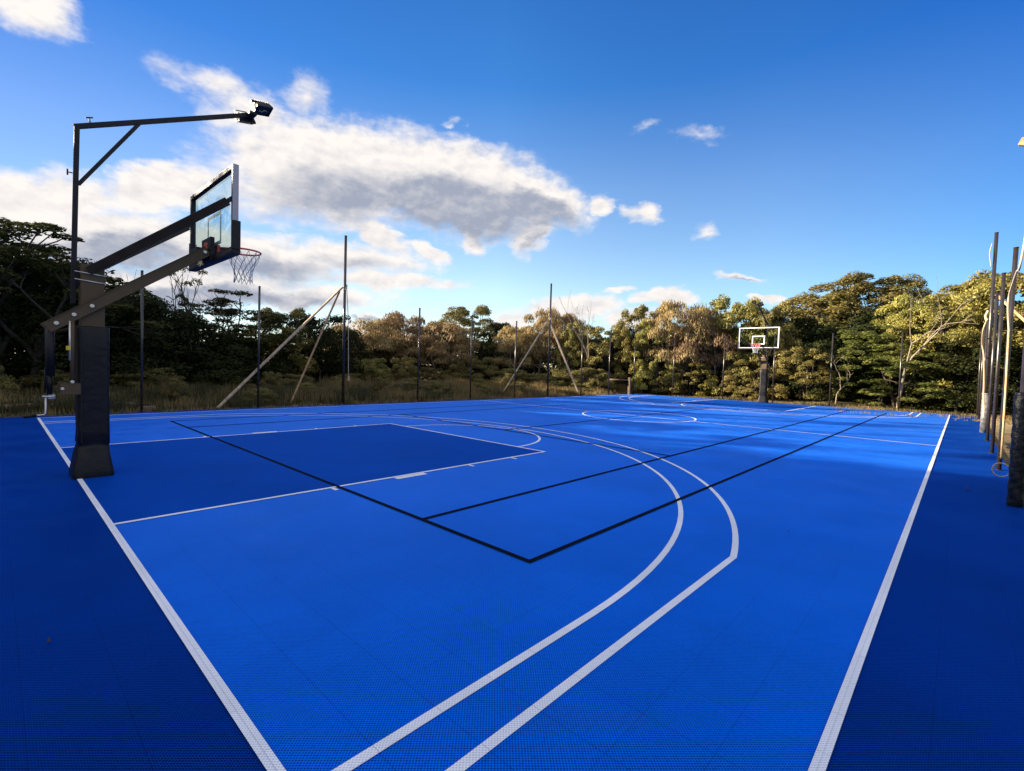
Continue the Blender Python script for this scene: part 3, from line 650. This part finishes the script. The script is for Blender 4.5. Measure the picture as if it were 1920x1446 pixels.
def make_tree(kind, seed, name):
    """unit tree: height 1 unit scaled later per axis is avoided; built at real size H=5, width 5"""
    rg = np.random.default_rng(seed); rr = random.Random(seed)
    root = empty(name); H = 5.0
    tr = MB(); cents = []; rads = []
    if kind in ('oak', 'bank', 'dark', 'layer', 'bush', 'dome'):
        nclu = {'oak': 56, 'bank': 92, 'dark': 70, 'layer': 84, 'bush': 44, 'dome': 100}[kind]
        for i in range(nclu):
            t = rg.uniform(0, 2*math.pi); 
            if kind == 'oak':
                zz = rg.uniform(.36, .92); pr = 2.1*math.sqrt(max(0.05, 1-((zz-.5)/.48)**2)); q = pr*math.sqrt(rg.uniform(.25, 1)); rad = rg.uniform(.4, .68)
            elif kind == 'bank':
                zz = rg.uniform(.08, .93); pr = 2.2*math.sqrt(max(0.05, 1-((zz-.4)/.62)**2)); q = pr*math.sqrt(rg.uniform(.35, 1)); rad = rg.uniform(.24, .50)
            elif kind == 'dome':
                zz = rg.uniform(.25, .93); pr = 2.35*math.sqrt(max(0.05, 1-((zz-.35)/.62)**2)); q = pr*math.sqrt(rg.uniform(.45, 1)); rad = rg.uniform(.28, .48)
            elif kind == 'dark':
                zz = rg.uniform(.06, .90); pr = 2.2*math.sqrt(max(0.05, 1-((zz-.35)/.66)**2)); q = pr*math.sqrt(rg.uniform(.2, 1)); rad = rg.uniform(.45, .8)
            elif kind == 'layer':
                zz = rg.uniform(.06, .92); pr = (2.5*(1-.60*zz)+.15)*rg.uniform(.75, 1.1); q = pr*math.sqrt(rg.uniform(.35, 1)); rad = rg.uniform(.28, .55)
            else:
                zz = rg.uniform(.15, .85); pr = 2.1*math.sqrt(max(.05, 1-(zz-.2)**2/.6)); q = pr*math.sqrt(rg.uniform(.1, 1)); rad = rg.uniform(.5, .8)
            cents.append((q*math.cos(t), q*math.sin(t), zz*H)); rads.append(rad)
        cents = np.array(cents); rads = np.array(rads)
        if kind == 'oak': V, F = leaves_mesh(rg, cents, rads, 270, .22, .045, 'hang', .85)
        elif kind == 'bank': V, F = leaves_mesh(rg, cents, rads, 270, .12, .058, 'up', .85)
        elif kind == 'dome': V, F = leaves_mesh(rg, cents, rads, 260, .13, .05, 'flat', .7)
        elif kind == 'dark': V, F = leaves_mesh(rg, cents, rads, 200, .16, .085, 'any', .8)
        elif kind == 'layer': V, F = leaves_mesh(rg, cents, rads, 240, .15, .045, 'flat', .45)
        else: V, F = leaves_mesh(rg, cents, rads, 240, .26, .09, 'up', .9)
        nt_ = 3 if kind in ('oak', 'bank') else 2
        if kind != 'bush':
            for s in range(nt_):
                bx, by = rr.uniform(-.5, .5), rr.uniform(-.4, .4); lx, ly = bx+rr.uniform(-.9, .9), by+rr.uniform(-.6, .6)
                r0 = rr.uniform(.07, .11); tp = [(bx, by, -.2), (bx+(lx-bx)*.2, by, .9), (bx+(lx-bx)*.55, by+(ly-by)*.6, 2.0), (lx, ly, 3.3)]
                tr.tube(tp, [r0, r0*.8, r0*.6, r0*.35], 7)
                for i in rr.sample(range(len(cents)), 7):
                    e = Vector(cents[i]); z0 = rr.uniform(.8, 2.4); f = z0/3.3; st = Vector((bx+(lx-bx)*f, by+(ly-by)*f, z0))
                    md = st.lerp(e, .5)+Vector((rr.uniform(-.2, .2), rr.uniform(-.2, .2), -.25))
                    tr.tube([st, md, e], [r0*.42, r0*.28, r0*.12], 5)
        else:
            for i in range(14):
                e = Vector(cents[i]); tr.tube([(0, 0, -.3), e*.5+Vector((0, 0, .2)), e], [.05, .035, .012], 5)
    else:
        pass
    lm = LEAF[kind]
    mesh_np('crown', V, F, lm, root)
    tr.build('trunk', BARKD if kind != 'oak' else BARKP, root)
    return root
def grow(mb, rr, p, d, ln, r, depth, tips, wind=(0, 0, 0), spread=.7, n=3):
    pts = [p]; rs = [r]; q = p; dd = d.copy()
    for i in range(3):
        dd = (dd+Vector((rr.gauss(0, .16), rr.gauss(0, .16), rr.gauss(.03, .10)))+Vector(wind)*.12).normalized(); q = q+dd*ln/3; pts.append(q); rs.append(r*(1-.38*(i+1)/3))
    mb.tube(pts, rs, 6 if depth > 1 else 4, cap=False)
    if depth == 0: tips.append(q); return
    for k in range(n if depth > 1 else n+1):
        ax = Vector((rr.gauss(0, 1), rr.gauss(0, 1), rr.gauss(0, .35))).normalized()
        nd = (dd+ax*spread+Vector(wind)*.3).normalized()
        st = pts[rr.choice((2, 3, 3))] if k else q
        grow(mb, rr, st, nd, ln*rr.uniform(.6, .85), r*.55, depth-1, tips, wind, spread, n)
def make_dead(seed, name):
    rr = random.Random(seed); root = empty(name); mb = MB(); tips = []
    grow(mb, rr, Vector((0, 0, -.2)), Vector((rr.uniform(-.1, .1), rr.uniform(-.1, .1), 1)), 1.9, .085, 4, tips, spread=.62, n=2)
    zs = max(v[2] for v in mb.v); mb.v = [(v[0]*5/zs, v[1]*5/zs, v[2]*5/zs) for v in mb.v]
    mb.build('trunk', BARKP, root); return root
def make_wind(seed, name, sparse=False):
    rr = random.Random(seed); rg = np.random.default_rng(seed); root = empty(name); mb = MB(); tips = []
    for s in range(1 if sparse else 2):
        grow(mb, rr, Vector((rr.uniform(-.4, .4), rr.uniform(-.3, .3), -.2)), Vector((rr.uniform(-.2, .3), rr.uniform(-.2, .1), 1)), 1.7, .11, 3, tips, wind=(.25, -.2, 0), spread=.75, n=3)
    zs = max(v[2] for v in mb.v)+.25; mb.v = [(v[0]*5/zs, v[1]*5/zs, v[2]*5/zs) for v in mb.v]
    tp = np.array([tuple(t*(5/zs)) for t in tips]); 
    mb.build('trunk', BARKD, root)
    tp = tp[tp[:, 2] > 2.0]
    if sparse: tp = tp[rg.permutation(len(tp))[:max(8, len(tp)//4)]]
    cc = tp+rg.normal(size=tp.shape)*.12; cc[:, 2] = np.minimum(cc[:, 2], 4.7)
    V, F = leaves_mesh(rg, cc, rg.uniform(.3, .58, len(cc)), 130, .13, .06, 'flat', .38)
    mesh_np('crown', V, F, LEAF['wind'], root)
    return root
PROTO = {}
for k_, nm_ in (('oak', 'she_oak_tree'), ('bank', 'banksia_tree'), ('dark', 'scrub_tree'), ('layer', 'layered_tree'), ('dome', 'domed_tree'), ('bush', 'bush')):
    PROTO[k_] = [make_tree(k_, 10+i*7+len(k_), nm_) for i in range(3 if k_ in ('bank', 'dark', 'oak') else 2)]
PROTO['wind'] = [make_wind(21, 'tea_tree'), make_wind(34, 'tea_tree'), make_wind(57, 'tea_tree')]
PROTO['tuft'] = [make_wind(41, 'sparse_tree', True)]
PROTO['dead'] = [make_dead(s, 'dead_tree') for s in (3, 8, 15, 22)]
USED = set()
GRP = {'oak': 'brown feathery she-oaks behind the court', 'bank': 'yellow green banksias around the far end', 'dark': 'dark green scrub trees', 'layer': 'layered green trees at the far right', 'bush': 'low bushes along the verge', 'wind': 'wind shaped tea trees', 'tuft': 'sparse trees', 'dead': 'leafless dead trees', 'dome': 'rounded olive trees on the rise'}
CAT = {'bush': 'bush'}
TREES = [
('wind',-1.0,24.7,6.1,7.5,'tall dark tree cut by the left picture edge'),
('wind',0.1,24.7,5.6,6.5,'dark tree with bare twigs under a drooping crown at far left'),
('dark',1.3,25.6,5.1,5.0,'dark dense tree just left of the near light mast'),
('dark',2.6,25.5,4.3,5.5,'dark tree directly behind the near hoop post'),
('dark',3.7,26.3,4.0,5.0,'dark tree under the lower arm of the near hoop'),
('tuft',4.9,26.4,5.9,2.6,'thin tree with a small tuft of leaves under the near backboard'),
('dark',5.3,26.0,3.4,5.5,'low dark tree below the small tufted tree'),
('dead',5.8,28.0,5.4,5.0,'bare branching tree against the clouds left of the near net'),
('dead',7.2,28.6,5.0,4.5,'bare branching tree directly below the near net'),
('wind',8.0,28.3,5.0,6.0,'flat topped tree with open branches right of the near net'),
('dark',6.9,27.7,3.3,5.0,'low dark tree below the bare branching trees'),
('dark',8.9,28.1,2.7,5.0,'dark tree behind the top of the crossed fence pole'),
('bank',10.7,28.5,4.5,5.0,'yellow topped dark tree behind the long grey brace'),
('dark',13.1,28.5,4.4,5.0,'rounded dark tree between the first pair of braces'),
('dark',15.0,29.8,3.8,4.0,'small dark tree right behind the first tall pole'),
('oak',18.6,32.4,4.6,7.0,'brown feathery tree just right of the first tall pole'),
('oak',21.6,31.7,5.4,6.5,'tallest brown feathery tree left of the middle'),
('oak',22.5,28.5,4.6,6.0,'brown feathery tree with visible trunks left of the grey green one'),
('dome',30.7,34.6,7.3,8.5,'grey green domed tree farther back left of the picture middle'),
('dark',25.7,29.7,3.9,6.0,'dark tree below the grey green domed tree'),
('dark',31.4,31.3,5.6,6.0,'dark tree right of the grey green domed tree'),
('oak',26.6,24.7,4.5,4.5,'small brown feathery tree left of the second tall pole'),
('oak',28.5,24.0,6.0,6.0,'large brown feathery tree behind the second tall pole'),
('oak',31.2,23.8,5.8,5.0,'brown feathery tree right of the second tall pole'),
('bank',28.5,20.7,4.9,3.0,'narrow yellow tree right behind the second pair of braces'),
('dead',28.9,20.2,6.9,3.0,'slender bare tree, first right of the second tall pole'),
('dead',28.5,19.0,7.0,3.0,'tallest bare tree reaching into the horizon clouds'),
('dead',31.0,18.8,6.1,3.0,'bare tree with branches leaning right above the lime tree'),
('bank',29.7,19.0,4.7,5.0,'lime green tree right of the second pair of braces'),
('bank',30.2,16.5,6.0,4.0,'golden tree with a clumpy top at the far corner'),
('bank',29.9,15.0,5.1,4.0,'yellow tree behind the corner of the two fences'),
('oak',30.6,13.6,6.1,5.5,'large brown weeping tree left of the far hoop'),
('oak',31.4,11.9,5.4,5.0,'lower brown weeping tree between the large one and the golden tree'),
('bank',31.8,10.5,6.3,5.0,'golden tree left above the far backboard'),
('bank',32.3,8.8,6.0,5.0,'golden tree directly above the far backboard'),
('dark',34.4,7.7,5.4,6.0,'shaded dark tree right of the far backboard'),
('dome',42.5,8.1,8.0,9.0,'olive brown tree on the rise, left end of the high crowns'),
('dome',42.9,6.0,9.0,9.0,'highest dark green crown on the rise right of the far hoop'),
('dome',44.1,4.0,8.9,8.0,'high rounded crown on the rise left of the pale dead tree'),
('bank',41.1,9.8,6.2,8.0,'golden sloping crown right behind the far backboard trees'),
('bank',30.9,6.3,3.1,3.6,'low bright bush right of the far hoop post'),
('bank',30.6,9.1,2.4,3.6,'low yellow bush left of the far hoop post'),
('bank',30.6,12.6,2.5,3.6,'low yellow bush at the left end of the end fence'),
('dark',31.8,5.0,3.5,4.5,'dark low tree behind the small bare sapling'),
('dead',30.2,2.0,6.2,5.0,'pale dead tree with wide forked branches at far right'),
('layer',31.4,3.3,4.4,4.6,'yellow green layered tree left of the pale dead tree'),
('layer',31.0,1.7,3.4,5.0,'bright green layered tree below the pale dead tree'),
('bank',32.6,0.7,4.9,6.0,'golden tree right of the pale dead tree, nearest row'),
('bank',35.3,1.2,6.4,6.0,'golden green tree right behind the pale dead tree'),
('bank',34.3,-0.2,6.6,7.0,'tall golden tree left of the right hand pole row'),
('dome',36.3,-1.4,7.2,8.0,'tall olive tree behind the tops of the right hand poles'),
('bank',35.3,-2.8,7.2,8.0,'tall golden tree at the right picture edge'),
('dark',31.6,-0.5,3.4,5.0,'dark shaded low tree left of the farthest right poles'),
('dead',30.0,4.6,3.0,2.5,'small bare sapling beside the fourth end pole'),
('dark',33.3,-1.8,3.5,6.0,'dark shaded low tree behind the farthest right poles'),
('bank',30.2,-6.5,6.3,8.0,'golden tree beyond the right picture edge'),
('bush',16.0,27.6,1.9,2.8,'lime bush right of the first tall pole'),
('bush',17.9,26.8,2.1,2.6,'lime bush second from the first tall pole'),
('bush',13.5,26.1,0.9,2.5,'low bush at the foot of the first tall pole'),
('bush',19.8,26.8,1.4,2.0,'bright green bush between two fence poles'),
('bush',21.8,26.5,2.0,2.6,'low bush left of the fourth side fence pole'),
('bush',23.4,25.1,2.3,2.6,'golden bush between the middle fence poles'),
('bush',24.2,22.9,1.5,3.0,'golden bush just left of the second tall pole'),
('bush',25.8,19.4,1.6,3.0,'bush between the second pair of braces'),
('bush',26.8,17.9,1.7,3.0,'bush right of the second pair of braces'),
('bush',30.2,14.2,1.7,2.6,'bush behind the far corner pole'),
('bush',25.4,21.5,1.2,3.0,'low bush under the left arm of the second braces'),
('bush',9.9,24.5,0.9,2.5,'shaded bush below the long grey brace'),
('bush',3.5,23.3,1.1,2.5,'shaded bush right of the near hoop post'),
('bush',1.1,23.6,1.0,2.5,'shaded bush left of the near hoop post'),
('bush',6.6,24.6,0.8,2.2,'shaded bush left of the foot of the long grey brace'),
]
BACK = [(-1.5,36,4.6),(4,38,4.0),(12.5,38.5,3.2),(22,41,4.4),(0.0,32.7,5.0),(2.3,32.5,4.3),(6.0,34.0,2.6),(9.4,34.2,2.3),(13.6,34.9,2.9),(18.7,36.9,3.6),(24.1,37.3,3.8),(27.9,34.4,3.9),(32.3,31.8,3.9),(35.6,28.0,5.1),(37.1,24.2,4.8),(36.3,19.5,5.3),(37.2,15.3,5.5),(38.5,11.7,5.6),(38.4,8.2,5.1),(40.9,5.4,6.3),(41.2,2.5,6.4),(41.3,-.2,6.2),(41.3,-2.8,5.9),
 (34.0,13.4,4.6),(33.6,16.8,4.4),(34.5,5.5,4.6),(34.8,3.2,4.8),(33.5,21.5,4.4),(28.5,27.5,3.4),(20.5,33.5,3.4),(11.5,31.5,2.5),(16.2,33.0,2.5)]
# unseen trees added outside the frame; the left ones shade and streak the court
OUT = [('dead',-4,36,13.5,5),('dead',-7,38,14.5,6),('dead',-10,36,13.5,5),('dead',-13,37,14,6),('dead',-6.5,31,11.5,5),('dead',-4.6,28,9.5,4),('wind',-1.6,47,15.2,2.2),('wind',-4.6,47,15.8,2.2),('wind',-7.6,46,15.6,1.8),('wind',-10.2,47,16,2.0),('wind',-12.9,46,15.8,1.8),('wind',-15.6,45,15.8,2.6),('wind',-2.6,42,11.6,4.6),('wind',-6.2,43,12.6,4.8),('dark',-9.6,41,12,3.6),('wind',-13.4,42,13.2,5),('dark',-17.5,40,12.5,6),('wind',-3.5,52,14.5,5),('wind',-11,54,15.5,6),('wind',-3.6,25.5,5.6,6),('dark',-9.4,25.5,10.0,6.5),('wind',-10.8,30,10.5,7),('dark',-10.5,23.0,9.8,7),('dark',-13,22,9.5,9),('dark',-17,18,9.5,9),('dark',-20,13,9,9),('dark',-12.5,29,11,10),('dark',-18,26,11,10),('dark',-9,33,9.5,7),('dark',-3,31,5.6,7),
 ('dark',-24,20,10,10),('dark',-22,6,8,9),('dark',-22,-2,8,9),('bank',12,-14,6,8),('bank',20,-12,6,8),('bank',27,-11,7,8),('dark',4,-16,6,8),('dark',-5,-16,6,8),('dark',-14,-12,7,8)]
rq = random.Random(77); cnt = {}
def place_tree(kind, x, y, H, w, lb, grp):
    L_ = PROTO[kind]; i = cnt.get(kind, 0); cnt[kind] = i+1; src = L_[i % len(L_)]
    if src.name in USED: o = copy_tree(src)
    else: o = src; USED.add(src.name)
    z = float(hgt(np.array([x]), np.array([y]))[0])
    o.location = (x, y, z-.05); o.rotation_euler = (0, 0, rq.uniform(0, 6.28) if kind not in ('wind',) else rq.uniform(-.6, .6)-.6)
    s = (H-z)/5.0; ws = w/5.0
    o.scale = (ws, ws*rq.uniform(.85, 1.1), s)
    tag(o, lb, CAT.get(kind, 'tree'), grp)
for kind, x, y, H, w, lb in TREES: place_tree(kind, x, y, H*(1.04 if kind != 'dead' else 1.0), w, lb, GRP[kind])
seen_l = {}
def back_label(x, y):
    c0 = Vector((-.683, -.328)); v = (Vector((x, y))-c0).normalized()
    best = min((t for t in TREES if t[0] not in ('bush', 'dead')), key=lambda t: -v.dot((Vector((t[1], t[2]))-c0).normalized())+.2*seen_l.get(t[5], 0))
    seen_l[best[5]] = 1
    return ' '.join(('dark crown behind the '+best[5]).split()[:16])
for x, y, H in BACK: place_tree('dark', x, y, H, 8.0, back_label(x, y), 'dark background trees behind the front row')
for kind, x, y, H, w in OUT: place_tree(kind, x, y, H, w, 'unseen tree added out of view around the court', 'unseen trees added around the court')

def weed_label(x, y):
    br = lambda a, b: math.atan2(b+.328, a+.683)
    q = [(br(*p[:2]), p[2]) for p in [(2.0, 15.6, 'the leftmost side fence pole'), (4.9, 15.6, 'the pole crossed by the grey brace'), (7.77, 15.7, 'the left tall braced pole'), (10.9, 15.6, 'the pole right of the left tall one'), (13.7, 15.6, 'the pole midway between the tall poles'), (16.6, 15.6, 'the pole left of the second tall pole'), (19.2, 15.6, 'the second tall braced pole'), (22.1, 15.5, 'the pole by the right brace foot')]]
    a = br(x, y); n_ = min(q, key=lambda t: abs(t[0]-a))
    return ('low near' if y < 17.6 else 'mid distance' if y < 19.6 else 'farthest' if y > 21.5 else 'far')+' weed clump just '+('left' if a > n_[0] else 'right')+' of '+n_[1]
rw = random.Random(5)
for i in range(18):
    x = -1+i*1.6+rw.uniform(-.4, .4); y = 17.0+rw.random()**1.5*6
    wl = weed_label(x, y); ww = rw.uniform(.9, 2.0)
    if wl in seen_l: continue
    seen_l[wl] = 1
    place_tree('bush', x, y, rw.uniform(.45, 1.05)+(.2 if y > 19 else 0), ww, wl, 'weed clumps in the verge grass')

LEAFB = mat('dead_leaf', (.03, .022, .014), .8)
for i, (x, y, sz, lb) in enumerate([(8.35, -.45, .09, 'dark fallen leaf below the cord ring at the right edge'), (3.1, 11.8, .05, 'tiny brown leaf on the court beyond the near key'), (6.2, 13.2, .05, 'tiny brown leaf near the left sideline'),
    (12.0, 1.7, .05, 'tiny brown leaf between the black lines near the halfway line'), (1.55, -.5, .035, 'tiny leaf on the navy border at lower right'), (4.4, .8, .03, 'tiny leaf on the blue court inside the right sideline'), (-.5, 3.0, .035, 'tiny leaf on the navy border at lower left')]):
    a = i*1.3; ca, sa = math.cos(a), math.sin(a); pts = []
    for u_, v_, w_ in ((-1, 0, .012), (-.3, .42, .004), (.5, .35, .006), (1.1, 0, .016), (.5, -.35, .003), (-.3, -.42, .008)):
        pts.append((x+sz*(u_*ca-v_*sa)*.5, y+sz*(u_*sa+v_*ca)*.5, .011+w_))
    lf = MB(); n6 = [(px_, py_, pz_+.002) for px_, py_, pz_ in pts]
    lf._add(pts+n6, [tuple(range(5, -1, -1)), tuple(range(6, 12))]+[(k_, (k_+1) % 6, 6+(k_+1) % 6, 6+k_) for k_ in range(6)])
    tag(lf.build('fallen_leaf', LEAFB), lb, 'leaf', 'fallen leaves on the court')

# ------------------------------------------------------------------ grass
def grass(name, regions, seed, m, h0, h1):
    rg = np.random.default_rng(seed); Vs = []
    for x0, x1, y0, y1, n, hs in regions:
        px = rg.uniform(x0, x1, n); py = rg.uniform(y0, y1, n)
        nzv = np.sin(px*1.7+seed)*np.cos(py*1.3)+.6*np.sin(px*.6+py*.9)
        keep = rg.uniform(-1.3, 1.0, n) < nzv+.4; px, py, nzv = px[keep], py[keep], nzv[keep]; n = len(px)
        for k in range(5):
            bx = px+rg.normal(0, .06, n); by = py+rg.normal(0, .06, n); z = hgt(bx, by)
            h = hs*rg.uniform(h0, h1, n)*(.9+.42*nzv+.25*np.sin(px*4.1)*np.sin(py*3.3)); t = rg.uniform(0, 6.28, n); lean = rg.uniform(.05, .35, n)*h
            w = rg.uniform(.008, .02, n); t2 = rg.uniform(0, 3.14, n)
            a = np.stack([bx-w*np.cos(t2), by-w*np.sin(t2), z], 1); b_ = np.stack([bx+w*np.cos(t2), by+w*np.sin(t2), z], 1); tp = np.stack([bx+lean*np.cos(t), by+lean*np.sin(t), z+h], 1)
            Vs.append(np.stack([a, b_, tp], 1).reshape(-1, 3))
    V = np.concatenate(Vs); o = mesh_np(name, V, np.arange(len(V)).reshape(-1, 3), m); return o
GR = leaf_mat('dry_grass', (.11, .095, .035), (.42, .31, .13), .45)
GRG = leaf_mat('green_grass', (.035, .045, .018), (.11, .105, .045), .3)
tag(grass('dry_grass', [(8, 30, 15.9, 20, 7500, .75), (10, 32, 19, 26, 10000, 1.0), (14, 30, 16.5, 21, 3500, .8), (-6, 12, 16.3, 24, 3500, .8), (-2, 28, 15.46, 16.0, 900, .3)], 5, GR, .25, .6), 'tall dry grass along the left verge between fence and trees', 'grass', kind='stuff')
tag(grass('green_grass', [(-8, 30, 16.2, 25, 8000, .9), (-8, 13, 15.9, 25, 13000, .85), (-3, 28, 15.44, 15.9, 500, .3), (28.4, 31, -3, 13, 900, .35)], 9, GRG, .2, .5), 'green weeds mixed through the dry verge grass', 'grass', kind='stuff')  # weeds; their darker green, massed at the left, also stands for shade there
tag(grass('sand_grass', [(24, 33, -7, 4, 1500, .3), (28.4, 30, -4, 14, 900, .3)], 13, GR, .2, .5), 'sparse short tan grass on the sand at the far right', 'grass', kind='stuff')
